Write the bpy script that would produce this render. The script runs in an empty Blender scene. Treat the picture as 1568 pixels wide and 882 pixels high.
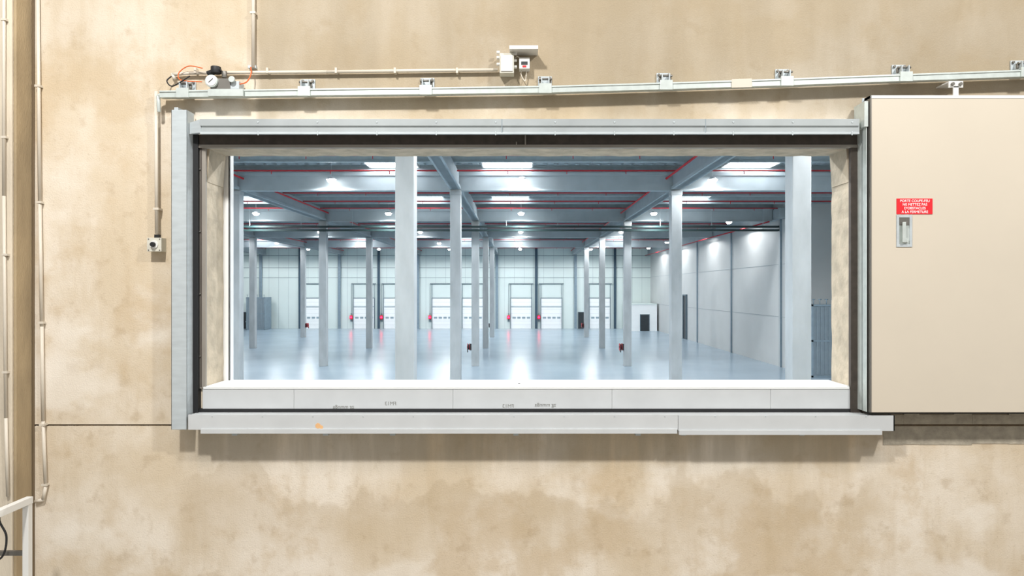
import bpy, math, random
from mathutils import Vector
random.seed(4)
scene = bpy.context.scene
scene.view_settings.view_transform = 'Standard'
scene.view_settings.look = 'None'
scene.view_settings.exposure = 0.0
ZOOM, CXP, CYP = 1.0, 784, 441

# ------------------------------------------------------------------ units
# metres; y=0 is the near face of the dividing wall, camera 5 m in front of it.
D = 5.0; F = 1045.0; H = 6.0
def X(p, y=0.0): return (p-795.0)*(D+y)/F
def Z(p, y=0.0): return H-(p-444.0)*(D+y)/F

# ------------------------------------------------------------------ materials
def new_mat(name):
    m = bpy.data.materials.new(name); m.use_nodes = True
    nt = m.node_tree; nt.nodes.clear()
    out = nt.nodes.new('ShaderNodeOutputMaterial')
    b = nt.nodes.new('ShaderNodeBsdfPrincipled')
    nt.links.new(b.outputs[0], out.inputs[0])
    return m, nt, b
def hexc(h):
    h = h.lstrip('#'); r = [int(h[i:i+2], 16)/255 for i in (0, 2, 4)]
    return tuple((c/12.92 if c <= .04045 else ((c+.055)/1.055)**2.4) for c in r)+(1,)
def mat(name, col, rough=.6, metal=0., var=.12, scale=3., bump=0., bscale=60., stretch=(1, 1, 1), spec=.5):
    m, nt, b = new_mat(name)
    c = hexc(col) if isinstance(col, str) else tuple(col)+(1,)
    g = nt.nodes.new('ShaderNodeNewGeometry')
    mp = nt.nodes.new('ShaderNodeMapping'); mp.inputs['Scale'].default_value = stretch
    nt.links.new(g.outputs['Position'], mp.inputs[0])
    n = nt.nodes.new('ShaderNodeTexNoise'); n.inputs['Scale'].default_value = scale; n.inputs['Detail'].default_value = 6
    nt.links.new(mp.outputs[0], n.inputs['Vector'])
    r = nt.nodes.new('ShaderNodeValToRGB')
    r.color_ramp.elements[0].position = .3; r.color_ramp.elements[1].position = .7
    r.color_ramp.elements[0].color = tuple(v*(1-var) for v in c[:3])+(1,)
    r.color_ramp.elements[1].color = tuple(min(1, v*(1+var*.5)) for v in c[:3])+(1,)
    nt.links.new(n.outputs['Fac'], r.inputs[0]); nt.links.new(r.outputs[0], b.inputs['Base Color'])
    b.inputs['Roughness'].default_value = rough; b.inputs['Metallic'].default_value = metal
    b.inputs['Specular IOR Level'].default_value = spec
    if bump > 0:
        n2 = nt.nodes.new('ShaderNodeTexNoise'); n2.inputs['Scale'].default_value = bscale; n2.inputs['Detail'].default_value = 4
        nt.links.new(mp.outputs[0], n2.inputs['Vector'])
        bp = nt.nodes.new('ShaderNodeBump'); bp.inputs['Strength'].default_value = bump; bp.inputs['Distance'].default_value = .01
        nt.links.new(n2.outputs['Fac'], bp.inputs['Height']); nt.links.new(bp.outputs[0], b.inputs['Normal'])
    return m
def emis(name, col, s):
    m, nt, b = new_mat(name)
    c = hexc(col)
    b.inputs['Base Color'].default_value = c
    b.inputs['Emission Color'].default_value = c; b.inputs['Emission Strength'].default_value = s
    return m

def wall_material():
    m, nt, b = new_mat('stained_precast_concrete')
    L = nt.links
    def M(op, a, c=None, d=None, clamp=False):
        n = nt.nodes.new('ShaderNodeMath'); n.operation = op; n.use_clamp = clamp
        for i, v in enumerate((a, c, d)):
            if v is None: continue
            if isinstance(v, (int, float)): n.inputs[i].default_value = v
            else: L.new(v, n.inputs[i])
        return n.outputs[0]
    def SS(v, lo, hi):
        n = nt.nodes.new('ShaderNodeMapRange'); n.interpolation_type = 'SMOOTHSTEP'
        L.new(v, n.inputs[0]); n.inputs[1].default_value = lo; n.inputs[2].default_value = hi
        return n.outputs[0]
    g = nt.nodes.new('ShaderNodeNewGeometry')
    sp = nt.nodes.new('ShaderNodeSeparateXYZ'); L.new(g.outputs['Position'], sp.inputs[0])
    x, z = sp.outputs[0], sp.outputs[2]
    def noise(scale, st=(1, 1, 1), det=6, rough=.55, off=0):
        mp = nt.nodes.new('ShaderNodeMapping'); mp.inputs['Scale'].default_value = st
        mp.inputs['Location'].default_value = (off, off, off)
        L.new(g.outputs['Position'], mp.inputs[0])
        n = nt.nodes.new('ShaderNodeTexNoise'); n.inputs['Scale'].default_value = scale
        n.inputs['Detail'].default_value = det; n.inputs['Roughness'].default_value = rough
        L.new(mp.outputs[0], n.inputs['Vector']); return n.outputs['Fac']
    def mix(f, c1, c2, typ='MIX'):
        n = nt.nodes.new('ShaderNodeMix'); n.data_type = 'RGBA'; n.blend_type = typ
        if isinstance(f, (int, float)): n.inputs[0].default_value = f
        else: L.new(f, n.inputs[0])
        for i, c in ((6, c1), (7, c2)):
            if isinstance(c, tuple): n.inputs[i].default_value = c
            else: L.new(c, n.inputs[i])
        return n.outputs[2]
    base = mix(SS(noise(.9), .38, .62), hexc('#d0c0a7'), hexc('#e3d9ca'))
    base = mix(M('MULTIPLY', SS(noise(1.7, off=21, det=8, rough=.6), .48, .62), .6), base, hexc('#c6b192'))
    base = mix(M('MULTIPLY', SS(noise(2.2, (3, 1, .5), off=4), .45, .75), .35), base, hexc('#bca786'))
    base = mix(M('MULTIPLY', SS(noise(6, off=9, det=8), .55, .70), .38), base, hexc('#ae9879'))
    base = mix(M('MULTIPLY', SS(noise(60, det=2), .58, .75), .25), base, hexc('#9f8d70'))
    # pale lime bloom patches
    base = mix(M('MULTIPLY', SS(noise(1.1, (1, 1, 1.6), off=44, det=7), .56, .68), .45), base, hexc('#ece5da'))
    n1 = noise(1.3, off=2)
    # top stain from the cable conduit on, with dimmer light put into its colour
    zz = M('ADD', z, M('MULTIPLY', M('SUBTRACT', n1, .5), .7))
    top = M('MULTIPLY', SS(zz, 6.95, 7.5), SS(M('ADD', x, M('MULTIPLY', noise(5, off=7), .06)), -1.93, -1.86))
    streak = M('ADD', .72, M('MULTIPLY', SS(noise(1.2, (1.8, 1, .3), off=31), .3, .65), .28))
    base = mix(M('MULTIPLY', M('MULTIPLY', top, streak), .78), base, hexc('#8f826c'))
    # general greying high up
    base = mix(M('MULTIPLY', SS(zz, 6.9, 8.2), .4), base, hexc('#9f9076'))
    # tide-mark stain under the opening
    n2 = noise(1.6, (1, 1, .6), det=4, off=12)
    zs = M('ADD', z, M('MULTIPLY', M('SUBTRACT', n2, .5), -1.9))
    low = M('MULTIPLY', M('SUBTRACT', 1.0, SS(zs, 4.42, 4.50)), SS(z, 3.9, 4.5))
    inx = M('MULTIPLY', SS(x, -2.6, -2.3), M('SUBTRACT', 1.0, SS(x, 2.4, 2.9)))
    base = mix(M('MULTIPLY', M('MULTIPLY', low, inx), .36), base, hexc('#b3a083'))
    # grey staining directly below the guide, partly its shadow put into the colour
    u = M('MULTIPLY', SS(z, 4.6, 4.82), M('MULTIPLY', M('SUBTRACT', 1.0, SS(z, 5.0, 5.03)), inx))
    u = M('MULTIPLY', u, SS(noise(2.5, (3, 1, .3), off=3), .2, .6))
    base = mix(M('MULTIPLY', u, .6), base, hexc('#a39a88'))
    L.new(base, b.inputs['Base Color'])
    b.inputs['Roughness'].default_value = .75
    b.inputs['Specular IOR Level'].default_value = .3
    bp = nt.nodes.new('ShaderNodeBump'); bp.inputs['Strength'].default_value = .25; bp.inputs['Distance'].default_value = .01
    hsum = M('ADD', noise(90, det=3), M('MULTIPLY', noise(12), .8))
    L.new(hsum, bp.inputs['Height']); L.new(bp.outputs[0], b.inputs['Normal'])
    return m

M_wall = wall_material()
M_jamb = mat('rough_broken_concrete', '#bbae99', .85, var=.25, scale=9, bump=.5, bscale=30)
M_mortar = mat('grey_mortar', '#aaa292', .9, var=.25, scale=14, bump=.5)
M_joint = mat('dark_joint', '#6a5a44', .9)
M_pilas = mat('pilaster_concrete', '#d3c7b3', .8, var=.12, scale=4, bump=.3, stretch=(2, 2, .6))
M_pshade = mat('pilaster_concrete_shaded', '#a89576', .8, var=.2, scale=4, bump=.3, stretch=(2, 2, .6))  # pilaster concrete darkened; shade on its side put into the colour
M_galv = mat('galvanised_steel', '#bcc4c7', .5, .15, var=.1, scale=8, stretch=(1, 1, 4))
M_galv2 = mat('bright_zinc', '#cfd7d3', .35, .35, var=.1, scale=20)
M_track = mat('track_steel', '#cdd4d5', .25, .6, var=.1, scale=5)
M_white = mat('white_paint', '#e0dfdb', .5, var=.05)
M_conduit = mat('pvc_conduit', '#d3cabb', .5, var=.06)
M_black = mat('black_rubber', '#17181a', .6)
M_brown = mat('dark_seal', '#4b433c', .7, var=.25, scale=20)
M_grey = mat('grey_angle', '#928c83', .55, var=.15)
M_sill = mat('sill_sheet', '#c8cbcc', .45, .1, var=.06, scale=4)
M_sillw = mat('sill_top_sheet', '#e2e3e2', .4, var=.03)
M_door = mat('door_coated_steel', '#cec4b3', .5, var=.03, scale=1.5)
M_doordk = mat('door_edge_steel', '#7f7c76', .4, .6)
M_plastic = mat('box_plastic', '#cdcabd', .5, var=.04)
M_red = mat('sign_red', '#dc1f2b', .45, var=.03)
M_txt = mat('sign_white', '#ffffff', .5, var=.0)
M_orange = mat('orange_tube', '#e8662a', .4)
M_rust = mat('orange_primer', '#dfb07c', .7)
M_ink = mat('marker_ink', '#858580', .8)
# hall
M_hcol = mat('cast_concrete_column', '#b3b8ba', .6, var=.14, scale=2, stretch=(1, 1, .4))
M_beam = mat('cast_concrete_beam', '#a6b0b4', .7, var=.1, scale=1)
M_deck = mat('roof_deck_steel', '#c8d3d7', .5, .0, var=.06, scale=.5)
M_purl = mat('roof_purlin_steel', '#a3aeb2', .5, .0)
M_hfloor = mat('polished_floor', '#a0b2bf', .24, var=.07, scale=.25, spec=.5)
M_nfloor = mat('screed_floor', '#cbc2b2', .6, var=.1, scale=.5)
M_clad = mat('wall_cladding', '#dbe6e3', .5, var=.03, scale=.4)
M_rwall = mat('panel_wall_white', '#c2c4c3', .6, var=.05, scale=.4)
M_seam = mat('seam_grey', '#86939a', .6)
M_post = mat('steel_post_grey', '#8294a0', .5)
M_postdk = mat('steel_post_dark', '#3a5060', .5)
M_ddoor = mat('dock_door_white', '#fafcfc', .4, var=.02)
M_dframe = mat('dock_frame_grey', '#5d6f79', .5)
M_dwin = mat('dock_window', '#98aab3', .2)
M_pipe = mat('sprinkler_red', '#c01c28', .45)
M_tray = mat('cable_tray_dark', '#1b3030', .5)
M_cont = mat('container_grey', '#84929b', .5, var=.08)
M_sky = emis('skylight_diffuser', '#f4faff', 10.0)
M_lampglow = emis('lamp_lens', '#ffffff', 30.0)
M_redglow = emis('red_signal', '#ff1530', 16.0)
M_redhous = mat('red_signal_housing', '#e01020', .4)
M_dark = mat('dark_door', '#2c3236', .5)
M_lampb = mat('lamp_housing', '#c9cdcf', .4, .4)
M_hose = mat('hose_reel_red', '#b01822', .4)

# ------------------------------------------------------------------ mesh builder
class MB:
    def __init__(s): s.v = []; s.f = []; s.m = []; s.mats = []; s.sm = []
    def mi(s, m):
        if m not in s.mats: s.mats.append(m)
        return s.mats.index(m)
    def hexa(s, pts, m):
        o = len(s.v); s.v += pts; k = s.mi(m)
        for f in ((0, 3, 2, 1), (4, 5, 6, 7), (0, 1, 5, 4), (1, 2, 6, 5), (2, 3, 7, 6), (3, 0, 4, 7)):
            s.f.append([o+i for i in f]); s.m.append(k); s.sm.append(False)
    def box(s, x0, x1, y0, y1, z0, z1, m):
        if x0 > x1: x0, x1 = x1, x0
        if y0 > y1: y0, y1 = y1, y0
        if z0 > z1: z0, z1 = z1, z0
        s.hexa([(x0, y0, z0), (x1, y0, z0), (x1, y1, z0), (x0, y1, z0), (x0, y0, z1), (x1, y0, z1), (x1, y1, z1), (x0, y1, z1)], m)
    def pb(s, px0, px1, py0, py1, yf, yb, m):
        # box whose front face (at y=yf) has the measured extents
        s.box(X(px0, yf), X(px1, yf), yf, yb, Z(py0, yf), Z(py1, yf), m)
    def slab(s, a, b, h, y0, y1, m):
        # sloping bar in xz between a and b with height h
        (xa, za), (xb, zb) = a, b
        s.hexa([(xa, y0, za-h/2), (xb, y0, zb-h/2), (xb, y1, zb-h/2), (xa, y1, za-h/2),
                (xa, y0, za+h/2), (xb, y0, zb+h/2), (xb, y1, zb+h/2), (xa, y1, za+h/2)], m)
    def cyl(s, p0, p1, r, m, n=12, r1=None, cap=True):
        p0 = Vector(p0); p1 = Vector(p1); d = (p1-p0).normalized()
        a = d.orthogonal().normalized(); b = d.cross(a); r1 = r if r1 is None else r1
        o = len(s.v); k = s.mi(m)
        for p, rr in ((p0, r), (p1, r1)):
            for i in range(n):
                t = 2*math.pi*i/n; s.v.append(tuple(p+a*rr*math.cos(t)+b*rr*math.sin(t)))
        for i in range(n):
            j = (i+1) % n
            s.f.append([o+i, o+j, o+n+j, o+n+i]); s.m.append(k); s.sm.append(True)
        if cap:
            s.f.append([o+i for i in range(n)][::-1]); s.m.append(k); s.sm.append(False)
            s.f.append([o+n+i for i in range(n)]); s.m.append(k); s.sm.append(False)
    def ball(s, c, r, m, n=8):
        for i in range(4):
            a0 = -math.pi/2+math.pi*i/4; a1 = a0+math.pi/4
            z0, z1 = c[2]+r*math.sin(a0), c[2]+r*math.sin(a1)
            s.cyl((c[0], c[1], z0), (c[0], c[1], z1), max(r*math.cos(a0), 1e-4), m, n, max(r*math.cos(a1), 1e-4), False)
    def tube(s, pts, r, m, n=10):
        for a, b in zip(pts[:-1], pts[1:]): s.cyl(a, b, r, m, n)
        for p in pts[1:-1]: s.ball(p, r, m, n)
    def build(s, name, bevel=0., loc=None, parent=None):
        me = bpy.data.meshes.new(name); me.from_pydata([tuple(v) for v in s.v], [], s.f)
        for m in s.mats: me.materials.append(m)
        for p, k, sm in zip(me.polygons, s.m, s.sm): p.material_index = k; p.use_smooth = sm
        me.update()
        ob = bpy.data.objects.new(name, me); scene.collection.objects.link(ob)
        if loc: ob.location = loc
        if parent: ob.parent = parent
        if bevel > 0:
            bv = ob.modifiers.new('bevel', 'BEVEL'); bv.width = bevel; bv.segments = 2; bv.limit_method = 'ANGLE'
            bv.harden_normals = False
        return ob
def inst(ob, loc, name=None):
    o = bpy.data.objects.new(name or ob.name.split('.')[0], ob.data); scene.collection.objects.link(o); o.location = loc
    for md in ob.modifiers:
        n = o.modifiers.new(md.name, md.type); n.width = md.width; n.segments = md.segments; n.limit_method = md.limit_method
    return o
def curve_pts(ctrl, n=8):
    # catmull-rom
    P = [Vector(ctrl[0])]+[Vector(c) for c in ctrl]+[Vector(ctrl[-1])]; out = []
    for i in range(1, len(P)-2):
        for k in range(n):
            t = k/n
            out.append(.5*((2*P[i])+(-P[i-1]+P[i+1])*t+(2*P[i-1]-5*P[i]+4*P[i+1]-P[i+2])*t*t+(-P[i-1]+3*P[i]-3*P[i+1]+P[i+2])*t**3))
    out.append(P[-2]); return [tuple(v) for v in out]

# ================================================================== ROOM SHELL
T = .30
ox0, ox1 = X(314), X(1303)
oz0, oz1 = Z(592), Z(226)
XL, XR, ZT = -47.0, 27.0, 13.4
w = MB()
zj = Z(651)
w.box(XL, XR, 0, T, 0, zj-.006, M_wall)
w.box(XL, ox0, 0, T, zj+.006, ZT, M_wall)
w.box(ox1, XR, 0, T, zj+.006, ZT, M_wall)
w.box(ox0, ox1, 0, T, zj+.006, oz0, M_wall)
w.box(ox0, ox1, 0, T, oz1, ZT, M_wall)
w.box(XL, XR, .03, T-.03, zj-.006, zj+.006, M_joint)
# mortar repair band at the right of the opening, with broken edges
xx = X(1352)
while xx < 8:
    ww = random.uniform(.1, .3)
    w.box(xx, xx+ww, -.004, .0, Z(680)+random.uniform(-.006, .006), zj-.008, M_mortar)
    w.box(xx, xx+ww, -.010-random.uniform(0, .004), .0, zj+.01, zj+.085+random.uniform(-.01, .006), M_mortar)
    xx += ww
w.build('wall_front')

# rough broken-out reveal around the opening
j = MB()
def rough_strip(axis, a0, a1, fixed, sgn, n=60):
    da = (a1-a0)/n
    pr = [random.uniform(.002, .012) for _ in range(n+1)]
    for i in range(n):
        t0, t1 = pr[i], pr[i+1]; b0, b1 = a0+i*da, a0+(i+1)*da
        if axis == 'z':
            j.hexa([(fixed, 0.002, b0), (fixed+sgn*t0, .002, b0), (fixed+sgn*t0*.6, T, b0), (fixed, T, b0),
                    (fixed, 0.002, b1), (fixed+sgn*t1, .002, b1), (fixed+sgn*t1*.6, T, b1), (fixed, T, b1)], M_jamb)
        else:
            j.hexa([(b0, .002, fixed), (b1, .002, fixed), (b1, T, fixed), (b0, T, fixed),
                    (b0, .002, fixed+sgn*t0), (b1, .002, fixed+sgn*t1), (b1, T, fixed+sgn*t1*.6), (b0, T, fixed+sgn*t0*.6)], M_jamb)
rough_strip('z', oz0, oz1, ox0, 1, 24); rough_strip('z', oz0, oz1, ox1, -1, 24); rough_strip('x', ox0, ox1, oz1, -1, 60)
for sx, xe in ((1, ox0), (-1, ox1)):
    j.hexa([(xe, .01, oz1-.25), (xe+sx*.012, .01, oz1-.25), (xe+sx*.012, T-.02, oz1-.25), (xe, T-.02, oz1-.25),
            (xe, .01, oz1), (xe+sx*.03, .01, oz1), (xe+sx*.03, T-.02, oz1), (xe, T-.02, oz1)], M_jamb)
j.build('trim_1')

# back-side white angle on the left
b = MB()
b.box(ox0-.08, X(352, T), T, T+.012, oz0-.05, oz1+.08, M_sillw)
b.box(X(352, T)-.012, X(352, T), T, T+.07, oz0-.05, oz1+.08, M_sillw)
b.build('trim_2', .002)

f = MB(); f.box(XL, XR, T, 102, -.3, 0, M_hfloor); f.build('floor')
f = MB(); f.box(XL, XR, -14, T, -.3, 0, M_nfloor); f.build('floor_anteroom')

# far wall with cladding seams
YF = 101.0
fw = MB()
fw.box(XL, XR, YF, YF+.3, 0, 13.4, M_clad)
for zz in (7.9, 9.45, 11.3):
    fw.box(XL, XR, YF-.04, YF, zz-.035, zz+.035, M_seam)
k = -8
while k < 8:
    xx = -3.46+6.1*k
    if XL < xx < XR:
        mm = M_postdk if (k % 2) else M_post
        fw.box(xx-.14, xx+.14, YF-.3, YF, 0, 13, mm)
        fw.box(xx-.2, xx+.2, YF-.32, YF-.28, 0, 13, mm)
    k += 1
xx = XL+.5
while xx < XR:
    fw.box(xx-.01, xx+.01, YF-.012, YF, 0, 13, M_seam); xx += 1.525
fw.build('wall_back')

# right wall (set forward beyond y=47) and its piers
rw = MB()
XW = 20.4
rw.box(XW, XW+.3, 47.3, YF, 0, 13.4, M_rwall)
rw.box(XW+.3, XR, 47, 47.3, 0, 13.4, M_rwall)
rw.box(XW, XW+.3, 47, 47.3, 0, 13.4, M_rwall)
rw.box(XR, XR+.3, T, 47.3, 0, 13.4, M_rwall)
for d in (53.0, 65.4, 77.9, 90.4):
    y = d-5
    rw.box(XW-.14, XW, y, y+.3, 0, 12.4, M_hcol)
    rw.box(XW-.15, XW-.0, y-.03, y, 0, 12.4, M_post)
for zz in (3.9, 8.0):
    rw.box(XW-.02, XW, 47.3, YF, zz-.012, zz+.012, M_seam)
rw.box(XW-.45, XW, 47.3, YF, 11.5, 12.3, M_beam)
rw.build('wall_right')
lw = MB(); lw.box(XL-.3, XL, T, YF, 0, 13.4, M_rwall); lw.build('wall_left')

# corrugated roof deck
c = MB(); P = .6; ytop = 13.0
prof = []
xx = XL
while xx < XR:
    prof += [(xx, ytop), (xx+.3, ytop), (xx+.36, ytop+.1), (xx+.54, ytop+.1)]; xx += P
prof.append((XR, ytop))
kk = c.mi(M_deck)
for (a, zc) in prof: c.v += [(a, T, zc), (a, YF, zc)]
for i in range(len(prof)-1):
    c.f.append([2*i, 2*i+1, 2*i+3, 2*i+2]); c.m.append(kk); c.sm.append(False)
c.box(XL, XR, T, YF, 13.2, 13.4, M_deck)
c.build('ceiling')

# purlins
p = MB(); y = 4.5
while y < YF-1:
    p.box(XL+.1, XR-.1, y-.11, y+.11, 12.40, 12.46, M_purl)
    p.box(XL+.1, XR-.1, y-.03, y+.03, 12.46, 12.92, M_purl)
    p.box(XL+.1, XR-.1, y-.11, y+.11, 12.92, 12.99, M_purl)
    y += 4.12
p.build('roof_purlins')

# ------------------------------------------------------------------ hall structure
rows = [20.9, 37.3, 53.9, 70.4, 86.8]
cols = [-39.46, -27.46, -15.46, -3.46, 8.54]
cm = MB(); hw = .29
cm.box(-hw, hw, -hw, hw, 0, 11.4, M_hcol)
cm.box(-hw-.02, hw+.02, -hw-.02, hw+.02, 11.15, 11.4, M_hcol)
first = None
for d in rows:
    for x0 in cols:
        if first is None: first = cm.build('concrete_column', .025, (x0, d-5, 0))
        else: inst(first, (x0, d-5, 0))
tb = MB()
tb.box(XL+.05, XR-.05, -.22, .22, 11.4, 12.39, M_beam)
tb.box(XL+.05, XR-.05, -.3, .3, 12.2, 12.39, M_beam)
fb = None
for d in rows:
    yy = d-5
    if fb is None: fb = tb.build('transverse_roof_beam', .01, (0, yy, 0))
    elif d < 52: inst(fb, (0, yy, 0))
tb2 = MB()
tb2.box(XL+.05, XW-.5, -.22, .22, 11.4, 12.39, M_beam)
tb2.box(XL+.05, XW-.5, -.3, .3, 12.2, 12.39, M_beam)
f2 = None
for d in rows[2:]:
    if f2 is None: f2 = tb2.build('transverse_roof_beam', .01, (0, d-5, 0))
    else: inst(f2, (0, d-5, 0))
lb = MB()
ys = [T]+[d-5 for d in rows]+[YF]
for a, bb in zip(ys[:-1], ys[1:]):
    lb.box(-.2, .2, a+.31, bb-.31, 11.45, 12.36, M_beam)
    lb.box(-.3, .3, a+.31, bb-.31, 11.45, 11.6, M_beam)
fl = None
for x0 in cols:
    if fl is None: fl = lb.build('longitudinal_roof_beam', 0, (x0, 0, 0))
    else: inst(fl, (x0, 0, 0))

# skylights
sk = MB()
sk.box(-1.35, 1.35, -1.4, 1.4, 12.93, 12.96, M_sky)
for s_ in (-1, 1):
    sk.box(s_*1.35, s_*1.42, -1.47, 1.47, 12.85, 12.99, M_white)
    sk.box(-1.35, 1.35, s_*1.4, s_*1.47, 12.85, 12.99, M_white)
fs = None
for d in (10.0, 23.5, 36.8, 50.5, 86.0, 98.5):
    for x0 in (-32.6, -19.8, -7.0, -.65, 12.7):
        if fs is None: fs = sk.build('skylight', 0, (x0, d-5, 0))
        else: inst(fs, (x0, d-5, 0))

# high bay lamps
hb = MB()
hb.cyl((0, 0, .12), (0, 0, .9), .012, M_lampb, 6)
hb.cyl((0, 0, .0), (0, 0, .14), .28, M_lampb, 16, .12)
hb.cyl((0, 0, -.15), (0, 0, .0), .16, M_lampglow, 16, .26)
fh = None
def lamp(x0, y0, z0, e, kind='SPOT'):
    global fh
    if fh is None: fh = hb.build('high_bay_lamp', 0, (x0, y0, z0))
    else: inst(fh, (x0, y0, z0))
    L = bpy.data.lights.new('high_bay_light', kind); L.energy = e; L.shadow_soft_size = .15; L.color = (.95, .98, 1)
    if kind == 'SPOT': L.spot_size = math.radians(174); L.spot_blend = .3
    lo = bpy.data.objects.new('high_bay_light', L); scene.collection.objects.link(lo); lo.location = (x0, y0, z0-.33)
for d in (11.0, 20.1, 36.5, 52.5, 69.3, 85.7, 98.5):  # nearest row is unseen, added and boosted to brighten the first columns
    for kx in (-4, -3, -2, -1, 0, 1, 2):
        if kx == 2 and d > 50: continue  # rightmost line is unseen too, added to light the container corner
        lamp(.15+10.2*kx, d-5, 11.9, 1700 if d < 12 else 1250)
for d in (59.2, 71.6, 84.1, 96):
    lamp(18.2, d-5, 11.9, 700)

# sprinkler pipes
sp = MB()
y = 10.2
while y < YF-2:
    sp.cyl((XL+1, y, 12.26), (XR-1 if y < 46 else XW-.6, y, 12.26), .042, M_pipe, 8)
    xq = -44
    while xq < 19:
        sp.cyl((xq, y, 12.26), (xq, y, 12.08), .02, M_pipe, 6); xq += 3.1
    y += 4.12
for x0 in (-15.0, 8.0, -27.0, 19.4):
    sp.cyl((x0, 5 if x0 < 15 else 48, 12.05 if x0 < 15 else 11.3), (x0, YF-1, 12.05 if x0 < 15 else 11.3), .055, M_pipe, 8)
sp.build('sprinkler_pipes')

# cable tray
ct = MB(); yt = 53.2-5
for zt in (10.64, 10.92):
    ct.box(XL+1, XW-.2, yt-.2, yt+.2, zt-.07, zt+.07, M_tray)
xq = -45
while xq < 20:
    ct.box(xq-.015, xq+.015, yt-.02, yt+.02, 10.6, 12.45, M_purl); xq += 4.0
ct.build('cable_tray')

# dock doors
dd = MB(); W2, HD = 1.58, 4.7
for i in range(8):
    z0 = i*HD/8
    dd.box(-W2, W2, -.10, -.04, z0+.008, z0+HD/8-.008, M_ddoor)
dd.box(-W2, W2, -.06, -.02, 0, HD, M_seam)
for i in range(4):
    a = -W2+.25+i*.74; dd.box(a, a+.5, -.115, -.09, 1.55, 1.85, M_dwin)
dd.box(-W2-.12, -W2, -.16, 0, 0, HD, M_dframe); dd.box(W2, W2+.12, -.16, 0, 0, HD, M_dframe)
dd.box(-W2-.12, W2+.12, -.16, 0, HD, HD+.1, M_dframe)
for s_ in (-1, 1):
    dd.box(s_*1.62-.05, s_*1.62+.05, -.22, -.16, 0, 7.0, M_seam)
dd.box(-1.9, 1.9, -.26, -.16, 6.9, 7.02, M_dframe)
dd.box(-1.55, 1.55, -.16, -.06, 3.35, 3.45, M_dwin)
dd.box(-W2, W2, -.1, -.0, HD+.1, 6.9, M_clad)
dd.box(-W2-.5, -W2-.2, -.2, 0, 1.1, 1.5, M_dframe)
dd.cyl((-W2-.35, -.1, 1.5), (-W2-.35, -.1, 7.0), .03, M_seam, 6)
fd = None
for kx in range(-3, 2):
    for off in (.3, 5.0):
        x0 = off+12.2*kx
        if x0 > 14 or x0 < -34: continue
        if fd is None: fd = dd.build('dock_door', 0, (x0, YF, 0))
        else: inst(fd, (x0, YF, 0))
rl = MB()
rl.box(-.2, .2, -.3, -.1, 1.5, 2.04, M_redhous)
rl.cyl((0, -.3, 1.77), (0, -.36, 1.77), .17, M_redglow, 12)
rl.cyl((0, -.36, 1.77), (0, -.46, 1.77), .15, M_redglow, 12, .06)
rl.cyl((0, -.2, 2.04), (0, -.2, 2.3), .02, M_dframe, 6); rl.box(-.1, .1, -.2, .0, 2.26, 2.32, M_dframe)
fr = None
for kx in (-2, -1, 0):
    for off in (.3, 5.0):
        x0 = off+12.2*kx-1.95
        if kx == -1 and off == 5.0: continue
        if fr is None: fr = rl.build('red_signal_light', 0, (x0, YF, 0))
        else: inst(fr, (x0, YF, 0))

# personnel doors, office block, container
pd = MB(); pd.box(-.5, .5, -.06, 0, 0, 2.5, M_dark); pd.box(-.58, -.5, -.1, 0, 0, 2.58, M_dframe); pd.box(.5, .58, -.1, 0, 0, 2.58, M_dframe)
pd.box(-.58, .58, -.1, 0, 2.5, 2.58, M_dframe); pd.box(.35, .42, -.1, -.06, 1.0, 1.15, M_galv)
fp = pd.build('door_1', 0, (9.7, YF, 0)); inst(fp, (-42.8, YF, 0), 'door_2')
of = MB()
of.box(16.2, XW-.3, 94.5, YF-.4, 0, 3.85, M_ddoor); of.box(16.1, XW-.3, 94.4, YF-.4, 3.85, 4.0, M_clad)
of.box(17.7, 18.9, 94.42, 94.5, 0, 2.35, M_dark); of.box(17.6, 17.7, 94.4, 94.5, 0, 2.45, M_dframe); of.box(18.9, 19.0, 94.4, 94.5, 0, 2.45, M_dframe)
of.box(17.7, 18.9, 94.4, 94.5, 2.35, 2.45, M_dframe)
of.build('office_block')
rd = MB()
rd.box(XW-.1, XW, 77.9, 79.4, 0, 5.3, M_dark); rd.box(XW-.18, XW, 77.75, 77.9, 0, 5.45, M_dframe); rd.box(XW-.18, XW, 79.4, 79.55, 0, 5.45, M_dframe)
rd.box(XW-.18, XW, 77.9, 79.4, 5.3, 5.45, M_dframe)
rd.build('door_3')
def container(x0, x1, y0, y1, z1, name, n):
    q = MB()
    q.box(x0+.03, x1-.03, y0+.03, y1-.03, .05, z1-.03, M_cont)
    for i in range(n):
        a = x0+(x1-x0)*(i+.15)/n; bb = x0+(x1-x0)*(i+.6)/n
        q.box(a, bb, y0-.02, y0+.03, .2, z1-.15, M_cont)
    for zz in (0, z1/2-.06, z1-.12):
        q.box(x0, x1, y0-.03, y0+.05, zz, zz+.12, M_post); q.box(x0, x0+.05, y0, y1, zz, zz+.12, M_post)
    for xa in (x0, x1-.1): q.box(xa, xa+.1, y0-.03, y1, 0, z1, M_post)
    for i in range(6):
        a = x0+.15+(x1-x0-.3)*i/5
        q.cyl((a, y0+.1, z1), (a, y0+.1, z1+.35), .03, M_post, 6)
        q.cyl((a-.12, y0+.1, z1+.35), (a+.12, y0+.1, z1+.35), .03, M_post, 6)
    return q.build(name)
container(20.07, 22.6, 41.8, 44.3, 5.0, 'storage_container', 9)
container(-41.0, -38.2, 97.5, 100.2, 4.9, 'storage_container', 9)

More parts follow.
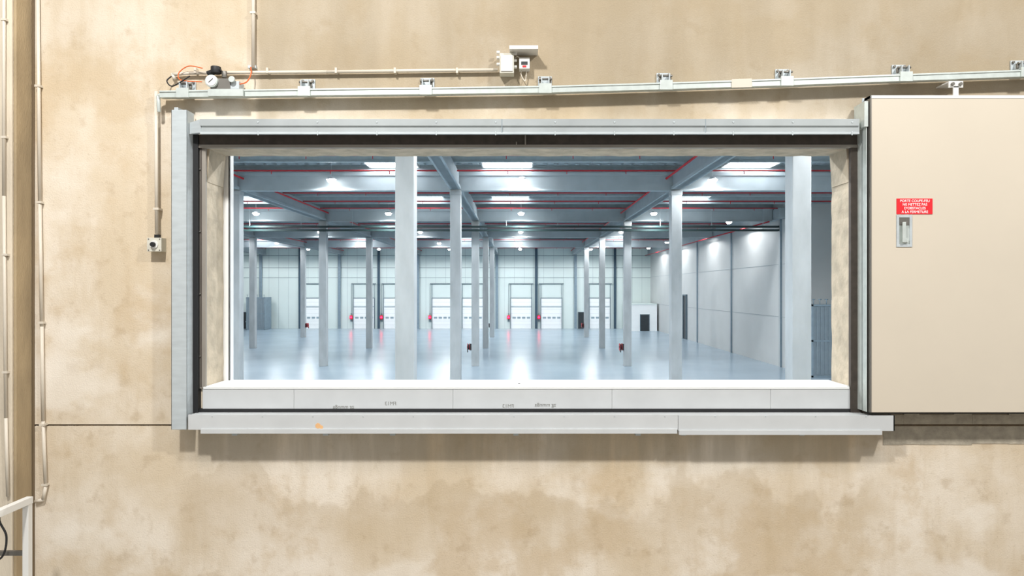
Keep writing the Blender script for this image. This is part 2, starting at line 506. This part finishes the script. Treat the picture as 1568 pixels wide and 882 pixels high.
# hose reels on columns
hr = MB()
hr.box(-.05, .05, -.2, .2, -.25, .25, M_dark)
hr.cyl((-.08, 0, 0), (-.11, 0, 0), .30, M_hose, 20); hr.cyl((-.11, 0, 0), (-.25, 0, 0), .22, M_dark, 20)
hr.cyl((-.25, 0, 0), (-.28, 0, 0), .30, M_hose, 20); hr.cyl((-.28, 0, 0), (-.31, 0, 0), .07, M_dark, 10)
hr.box(-.28, -.2, -.34, -.28, -.4, -.1, M_dark)
fh2 = None
for (x0, d) in ((-3.46, 53.9), (8.54, 53.9), (-3.46, 86.8), (8.54, 86.8)):
    loc = (x0-hw-.055, d-5, 1.5)
    if fh2 is None: fh2 = hr.build('fire_hose_reel', 0, loc)
    else: inst(fh2, loc)
o = inst(fh2, (-27.46+hw+.055, 81.8, 1.5)); o.rotation_euler[2] = math.pi

# ================================================================== NEAR WALL FITTINGS
# concrete pilaster at left
q = MB()
xr = X(50)
q.box(-4.4, xr-.02, -.18, 0, 0, 13.2, M_pilas)
q.box(xr-.02, xr, -.165, 0, 0, 13.2, M_pshade)
q.box(xr, xr+.018, -.012, 0, 0, 13.2, M_joint)
q.build('concrete_pilaster', .008)

def tubep(mb, pts, y, r, m): mb.tube([(X(a, y), y, Z(bb, y)) for a, bb in pts], r, m, 10)
def clip(mb, px, py, y, m=None):
    m = m or M_conduit
    mb.box(X(px-4.2, y), X(px+4.2, y), y-.015, 0, Z(py+1.6, y), Z(py-1.6, y), m)
q = MB(); tubep(q, [(58, -120), (58, 0), (61, 310), (64, 500), (66, 645), (70, 745)], -.02, .0125, M_conduit)
tubep(q, [(70, 745), (66, 765), (54, 768)], -.02, .0125, M_conduit)
for pt in ((59, 132), (61, 310), (64, 494), (66, 650), (69, 742)): clip(q, pt[0], pt[1], -.02)
q.build('cable_conduit')
q = MB(); tubep(q, [(6, -120), (6, 300), (9, 640), (12, 760)], -.195, .011, M_conduit)
for pt in ((6, 30), (6, 210), (8, 390), (8, 570)): q.box(X(pt[0]-4, -.2), X(pt[0]+4, -.2), -.208, -.18, Z(pt[1]+1.6, -.2), Z(pt[1]-1.6, -.2), M_conduit)
q.build('cable_conduit')
q = MB(); tubep(q, [(388, -120), (388, 104)], -.025, .014, M_conduit); clip(q, 388, 20, -.025)
q.box(X(382), X(394), -.03, 0, Z(106), Z(102), M_galv)
tubep(q, [(268, 122), (264, 114), (290, 112), (500, 110), (762, 107)], -.03, .012, M_conduit)
for px in (300, 410, 515, 605, 700): q.box(X(px-1.6, -.03), X(px+1.6, -.03), -.045, 0, Z(114.5), Z(106.5), M_conduit)
q.build('cable_conduit')

# galvanised rectangular rail with brackets
railpts = [(244, 144), (470, 141), (660, 139), (840, 136.5), (1020, 131.5), (1205, 125.5), (1390, 118.5), (1568, 112), (1740, 106)]
def raily(px):
    for (a, za), (bb, zb) in zip(railpts[:-1], railpts[1:]):
        if a <= px <= bb: return za+(zb-za)*(px-a)/(bb-a)
    return railpts[-1][1]
q = MB(); yr = -.10
for a, bb in zip(railpts[:-1], railpts[1:]):
    q.slab((X(a[0], yr), Z(a[1], yr)), (X(bb[0], yr), Z(bb[1], yr)), .05, yr, yr+.05, M_galv2)
    q.slab((X(a[0], yr), Z(a[1], yr)+.018), (X(bb[0], yr), Z(bb[1], yr)+.018), .012, yr-.006, yr, M_galv2)
for px in (280, 466, 652, 835, 1020, 1205, 1387, 1572):
    rz = Z(raily(px), yr); cx = X(px, yr)
    q.box(cx-.05, cx+.05, -.012, 0, rz+.03, rz+.12, M_galv)
    q.box(cx-.04, cx+.04, -.11, -.0, rz+.03, rz+.04, M_galv)
    q.box(cx-.03, cx-.022, -.1, -.01, rz+.03, rz+.09, M_galv); q.box(cx+.022, cx+.03, -.1, -.01, rz+.03, rz+.09, M_galv)
    q.box(cx-.045, cx+.045, -.112, -.1, rz-.03, rz+.04, M_galv2)
    q.cyl((cx-.045, -.075, rz+.08), (cx+.05, -.075, rz+.08), .009, M_doordk, 8)
    for dx in (-.036, .036):
        q.cyl((cx+dx, -.06, rz+.045), (cx+dx, -.06, rz+.08), .010, M_doordk, 6)
        q.cyl((cx+dx, -.012, rz+.105), (cx+dx, -.026, rz+.105), .010, M_doordk, 6)
q.slab((X(1120, yr), Z(raily(1120), yr)), (X(1151, yr), Z(raily(1151), yr)), .062, yr-.008, yr, M_conduit)
q.tube([(X(244, yr), yr+.02, Z(144, yr)), (X(240, yr), yr+.02, Z(146, yr)), (X(240, yr), yr+.03, Z(170, yr))], .014, M_galv2)
q.build('galvanised_rail', .002)

q = MB(); tubep(q, [(239, 140), (240, 358)], -.045, .013, M_conduit)
for py in (320,): clip(q, 240, py, -.045)
q.build('cable_conduit')
q = MB()
q.pb(225, 247, 364, 385, -.07, 0, M_plastic)
cx, cz = X(236, -.07), Z(374.5, -.07)
q.cyl((cx, -.07, cz), (cx, -.078, cz), .030, M_white, 20); q.cyl((cx, -.078, cz), (cx, -.10, cz), .017, M_black, 16)
q.pb(236, 243, 359, 364, -.05, -.02, M_black)
for dx in (-.04, .04):
    for dz in (-.04, .04): q.cyl((cx+dx, -.07, cz+dz), (cx+dx, -.073, cz+dz), .005, M_doordk, 8)
q.build('push_button_switch', .004)

# pressure valve assembly
q = MB(); yv = -.12
q.pb(318, 372, 136, 147, -.13, -.115, M_galv2)
q.pb(322, 352, 120, 136, yv, -.02, M_doordk); q.pb(340, 366, 124, 136, yv+.01, -.02, M_galv)
q.cyl((X(338), -.08, Z(118)), (X(338), -.08, Z(108)), .035, M_black, 14)
q.cyl((X(326), -.08, Z(119)), (X(345), -.08, Z(111)), .022, M_black, 12)
q.cyl((X(350), -.07, Z(124)), (X(350), -.07, Z(114)), .018, M_doordk, 12)
gx, gz = X(325, yv), Z(125, yv)
q.cyl((gx, yv+.02, gz), (gx, yv-.02, gz), .044, M_galv2, 24); q.cyl((gx, yv-.02, gz), (gx, yv-.024, gz), .037, M_white, 24)
q.slab((gx-.015, gz-.012), (gx+.015, gz+.015), .006, yv-.028, yv-.024, M_black)
q.cyl((X(356, yv), yv, Z(130)), (X(356, yv), yv-.02, Z(130)), .022, M_galv2, 14)
q.tube(curve_pts([(X(318), -.08, Z(110)), (X(296), -.07, Z(106)), (X(280), -.06, Z(116)), (X(286), -.08, Z(128)), (X(318), -.09, Z(131))], 6), .004, M_orange, 6)
q.tube(curve_pts([(X(388), -.05, Z(106)), (X(390), -.07, Z(118)), (X(384), -.09, Z(132)), (X(366), -.1, Z(136))], 6), .005, M_orange, 6)
q.tube(curve_pts([(X(268), -.05, Z(120)), (X(262), -.06, Z(128)), (X(272), -.08, Z(137)), (X(290), -.1, Z(130)), (X(300), -.09, Z(122))], 6), .005, M_black, 6)
q.build('pressure_valve', .002)

# junction box, detector and canopy
q = MB()
q.pb(765, 787, 81, 112, -.09, 0, M_plastic); q.pb(767, 785, 84, 109, -.097, -.09, M_white)
for a, bb in ((762, 84), (762, 92), (762, 102), (788, 86), (788, 96), (788, 106)):
    q.cyl((X(a, -.05)-.008, -.05, Z(bb)), (X(a, -.05)+.016, -.05, Z(bb)), .012, M_white, 10)
q.build('junction_box', .006)
q = MB()
q.pb(795, 811, 88, 105, -.07, 0, M_white); q.pb(798, 808, 94, 99, -.073, -.07, M_dark); q.pb(800, 806, 100, 103, -.073, -.07, M_red)
q.tube(curve_pts([(X(789), -.04, Z(92)), (X(792), -.05, Z(90)), (X(796), -.04, Z(92))], 5), .004, M_conduit, 6)
q.tube(curve_pts([(X(800), -.03, Z(105)), (X(798), -.03, Z(116)), (X(804), -.03, Z(126)), (X(806), -.03, Z(112)), (X(805), -.03, Z(105))], 6), .004, M_conduit, 6)
q.build('gas_detector', .004)
q = MB()
q.box(X(780, -.12), X(824, -.12), -.13, 0, Z(76, -.12), Z(74, -.12), M_white)
q.box(X(780, -.12), X(824, -.12), -.134, -.13, Z(76, -.12), Z(70.5, -.12), M_white)
q.build('sensor_canopy', .001)

# --- closing post (left)
q = MB()
q.pb(262, 286, 168, 658, -.14, -.132, M_galv)
x0, x1 = X(262, -.14), X(286, -.14)
q.box(x0, x0+.008, -.14, 0, Z(658, -.14), Z(168, -.14), M_galv)
q.box(x1-.006, x1, -.14, -.03, Z(658, -.14), Z(168, -.14), M_galv)
q.box(x0+.008, x1-.006, -.13, 0, Z(658, -.14), Z(650, -.14), M_galv)
q.box(x0, x0+.03, -.10, 0, Z(168, -.14), Z(162, -.14), M_galv)
q.build('door_closing_post', .003)

# --- seals and angles round opening
q = MB()
q.pb(287, 303, 205, 632, -.05, 0, M_black)
q.pb(303, 315, 222, 595, -.02, 0, M_grey)
q.box(X(309), X(311), -.024, -.02, oz0, oz1, M_brown)
for i in range(4): q.cyl((X(309), -.02, Z(260+i*95)), (X(309), -.03, Z(260+i*95)), .006, M_doordk, 8)
q.pb(300, 1320, 206, 223, -.03, 0, M_brown)
q.pb(300, 1320, 221.5, 226, -.04, 0, M_grey)
q.pb(1303, 1320, 222, 632, -.035, 0, M_brown)
q.pb(303, 1303, 626, 634, -.03, 0, M_black)
q.build('opening_seal', .001)

# --- top track
q = MB(); y0 = -.15
q.pb(306, 1316, 182, 192.5, y0, 0, M_track)
q.pb(306, 1316, 192.5, 203, y0+.012, y0+.03, M_track)
q.pb(306, 1316, 202, 205, y0, y0+.03, M_galv)
q.hexa([(X(286, y0), y0+.04, Z(203, y0)), (X(307, y0), y0+.002, Z(203, y0)), (X(307, y0), y0+.05, Z(203, y0)), (X(286, y0), y0+.06, Z(203, y0)),
        (X(286, y0), y0+.04, Z(186, y0)), (X(307, y0), y0+.002, Z(182, y0)), (X(307, y0), y0+.05, Z(182, y0)), (X(286, y0), y0+.06, Z(186, y0))], M_galv)
for a, bb in ((768, 769.2), (1080, 1081)): q.pb(a, bb, 182, 203, y0-.001, y0, M_seam)
for i in range(11):
    px = 395+i*91
    q.pb(px-.8, px+.8, 201, 207, y0-.004, y0, M_galv)
    q.cyl((X(px, y0), y0+.001, Z(187, y0)), (X(px, y0), y0-.004, Z(187, y0)), .006, M_galv, 8)
q.build('door_top_track', .002)
q = MB(); q.box(X(803.5, -.06), X(805.5, -.06), -.06, -.03, Z(221, -.06), Z(206, -.06), M_grey); q.box(X(790, -.06), X(791.5, -.06), -.06, -.03, Z(221, -.06), Z(217, -.06), M_grey)
q.build('track_stop_pin')

# --- sill panel
q = MB(); ysl = -.025
edges = [310, 450, 693.5, 937, 1180, 1302]
for a, bb in zip(edges[:-1], edges[1:]):
    q.pb(a+.15, bb-.15, 596, 626, ysl, 0, M_sill)
q.pb(311, 1301, 592.5, 596, ysl-.004, 0, M_sillw)
q.box(ox0+.015, ox1-.015, -.01, T+.03, oz0, oz0+.006, M_sillw)
q.box(ox0+.0, ox1-.0, T, T+.03, oz0-.12, oz0, M_sillw)
q.cyl((X(795), .1, oz0+.006), (X(795), .1, oz0+.012), .01, M_doordk, 8)
sill = q.build('sill_panel', .0015)
def text(body, x, y, z, size, m, name, parent, mirror=False, align='CENTER'):
    cu = bpy.data.curves.new(name, 'FONT'); cu.body = body; cu.size = size; cu.align_x = align; cu.align_y = 'CENTER'
    cu.extrude = .0004; cu.materials.append(m)
    o = bpy.data.objects.new(name, cu); scene.collection.objects.link(o)
    o.location = (x, y, z); o.rotation_euler = (math.pi/2, 0, 0)
    if mirror: o.scale = (-1, 1, 1)
    o.parent = parent
    return o
for s_, px, py in (('zg mmn8a', 526, 623), ('FM13', 598, 618), ('FM13', 778, 622), ('zg mmn8a', 835, 620)):
    text(s_, X(px, ysl), ysl-.001, Z(py, ysl), .038, M_ink, 'pen_mark', sill, True)

# --- bottom guide
q = MB(); yb = -.16
q.pb(288, 1038, 635, 658, yb, yb+.01, M_sill); q.pb(1038.6, 1370, 636, 660, yb, yb+.01, M_sill)
q.box(X(288, yb), X(1370, yb), yb+.01, 0, Z(645, yb), Z(636.5, yb), M_sill)
q.pb(307, 1037, 657, 664, yb-.012, 0, M_sill); q.pb(1040, 1351, 659, 666, yb-.012, 0, M_sill)
q.box(X(1368, yb), X(1370, yb), yb, 0, Z(660, yb), Z(636, yb), M_sill)
for px in (357, 497, 600, 790, 978, 1048, 1230):
    q.box(X(px-4, yb), X(px+4, yb), yb+.02, 0, Z(668, yb), Z(664, yb), M_galv)
for i in range(14):
    px = 325+i*77; q.cyl((X(px, yb), yb+.001, Z(634+3.5, yb)), (X(px, yb), yb-.004, Z(637.5, yb)), .004, M_galv, 8)
q.cyl((X(487, yb), yb, Z(652, yb)), (X(487, yb), yb-.0015, Z(652, yb)), .02, M_rust, 9)
q.cyl((X(492, yb), yb, Z(654, yb)), (X(492, yb), yb-.0012, Z(654, yb)), .014, M_rust, 7)
q.build('door_bottom_guide', .002)

# --- sliding fire door
q = MB(); yd = -.18; xe = X(1333, yd)
zb_, zt_ = Z(631.5, yd), Z(150, yd)
xe2 = xe+2.9
q.box(xe, xe2, yd, yd+.08, zb_, zt_, M_door)
q.box(xe-.004, xe2, yd-.004, yd+.084, zt_-.004, zt_+.018, M_white)
q.box(xe-.004, xe+.006, yd-.004, yd+.084, zb_, zt_+.018, M_doordk)
q.box(X(1320, -.1), xe-.004, -.105, -.095, zb_, zt_+.02, M_galv)
q.box(X(1320, -.1), X(1320, -.1)+.006, -.16, -.02, zb_, zt_-.06, M_galv2)
q.box(X(1316, -.1), X(1322, -.1), -.17, -.02, zt_-.2, zt_-.02, M_galv2)
q.box(xe, xe2, yd+.01, yd+.07, zb_-.012, zb_, M_black)
q.build('fire_sliding_door', .002)
# wheel hanger stub above door
q = MB()
q.pb(1453, 1475, 124, 134, -.15, -.14, M_white); q.pb(1460, 1468, 132, 147, -.15, -.14, M_white)
q.cyl((X(1458, -.15), -.165, Z(129, -.15)), (X(1458, -.15), -.15, Z(129, -.15)), .012, M_doordk, 10)
q.cyl((X(1470, -.15), -.165, Z(129, -.15)), (X(1470, -.15), -.15, Z(129, -.15)), .012, M_doordk, 10)
q.box(X(1453, -.15), X(1475, -.15), -.14, 0, Z(126, -.15), Z(124, -.15), M_white)
q.build('door_hanger_bracket', .001)

# --- sign
q = MB(); q.pb(1373, 1428, 304, 328, yd-.003, yd, M_red); sign = q.build('fire_door_sign')
for i, s_ in enumerate(('PORTE COUPE-FEU', 'NE METTEZ PAS', "D'OBSTACLES", 'A LA FERMETURE')):
    text(s_, X(1400.5, yd), yd-.0035, Z(307.8+i*5.6, yd), .0245, M_txt, 'sign_line', sign)

# --- recessed handle
q = MB()
q.pb(1373, 1377, 329, 378, yd-.006, yd, M_galv); q.pb(1393, 1397, 329, 378, yd-.006, yd, M_galv)
q.pb(1377, 1393, 329, 333, yd-.006, yd, M_galv); q.pb(1377, 1393, 374, 378, yd-.006, yd, M_galv)
q.pb(1377, 1393, 333, 374, yd-.0015, yd, M_galv2)
q.pb(1377, 1393, 333, 345, yd-.0035, yd-.001, M_doordk)
q.box(X(1381, yd), X(1389, yd), yd-.02, yd-.001, Z(371, yd), Z(366, yd), M_galv2)
q.pb(1382.5, 1387.5, 340, 371, yd-.026, yd-.018, M_galv2)
q.box(X(1382, yd), X(1388, yd), yd-.02, yd-.001, Z(345, yd), Z(340, yd), M_doordk)
q.build('recessed_door_handle', .0015)

# --- service platform with guard railing lower left
q = MB(); yp = -.45; xp = X(42, yp); zr = Z(772, yp)
q.box(xp-.02, xp+.02, yp-.02, yp+.02, 3.15, zr, M_white)
q.box(xp-.02, xp+.02, -1.6, -1.56, 3.15, zr, M_white)
q.box(xp-.022, xp+.022, -1.6, yp+.024, zr-.0, zr+.045, M_white)
q.box(xp-1.3, xp-.022, -1.62, -1.58, zr-.0, zr+.045, M_white)
q.box(xp-.75, xp-.02, yp-.012, yp+.012, Z(850, yp), Z(843, yp), M_doordk)
q.box(xp-.75, xp-.73, yp-.012, yp+.012, 3.15, Z(843, yp), M_doordk)
q.box(xp-.07, xp+.07, yp-.07, yp+.07, 3.15, 3.165, M_white)
q.tube(curve_pts([(xp-.10, yp-.03, zr+.01), (xp-.15, yp-.05, zr-.08), (xp-.11, yp-.04, zr-.2), (xp-.13, yp-.05, zr-.33), (xp-.24, yp-.05, zr-.40), (xp-.3, yp-.05, zr-.6)], 8), .007, M_black, 8)
q.build('guard_railing', .004)
q = MB()
q.box(xp-1.4, xp+.1, -1.7, -.2, 3.05, 3.15, M_galv)
for xa in (xp-1.3, xp-.1):
    q.box(xa, xa+.06, -1.65, -1.59, 0, 3.05, M_galv)
    q.box(xa, xa+.06, -.3, -.24, 0, 3.05, M_galv)
q.build('service_platform', .004)

# ================================================================== LIGHTS
def area(name, loc, target, e, size, col):
    L = bpy.data.lights.new(name, 'AREA'); L.shape = 'DISK'; L.size = size; L.energy = e; L.color = col
    o = bpy.data.objects.new(name, L); scene.collection.objects.link(o); o.location = loc
    o.rotation_euler = (Vector(target)-Vector(loc)).to_track_quat('-Z', 'Y').to_euler()
area('anteroom_lamp', (-2.2, -4.6, 11.2), (-1.5, 0, 3.2), 500, .5, (1, .98, .95))
area('anteroom_lamp', (4.6, -4.8, 11.4), (2.0, 0, 3.2), 440, .5, (1, .98, .95))
wd = bpy.data.worlds.new('world'); scene.world = wd; wd.use_nodes = True
bg = wd.node_tree.nodes['Background']; bg.inputs[0].default_value = (1.0, .985, .965, 1); bg.inputs[1].default_value = .46

# ================================================================== CAMERA
cam = bpy.data.cameras.new('camera'); co = bpy.data.objects.new('camera', cam); scene.collection.objects.link(co)
co.location = (0, -D, H); co.rotation_euler = (math.pi/2, 0, 0)
cam.sensor_width = 36; cam.lens = 36*F/1568*ZOOM
cam.shift_x = (CXP-795)/1568*ZOOM; cam.shift_y = (444-CYP)/1568*ZOOM
cam.clip_end = 400
scene.camera = co
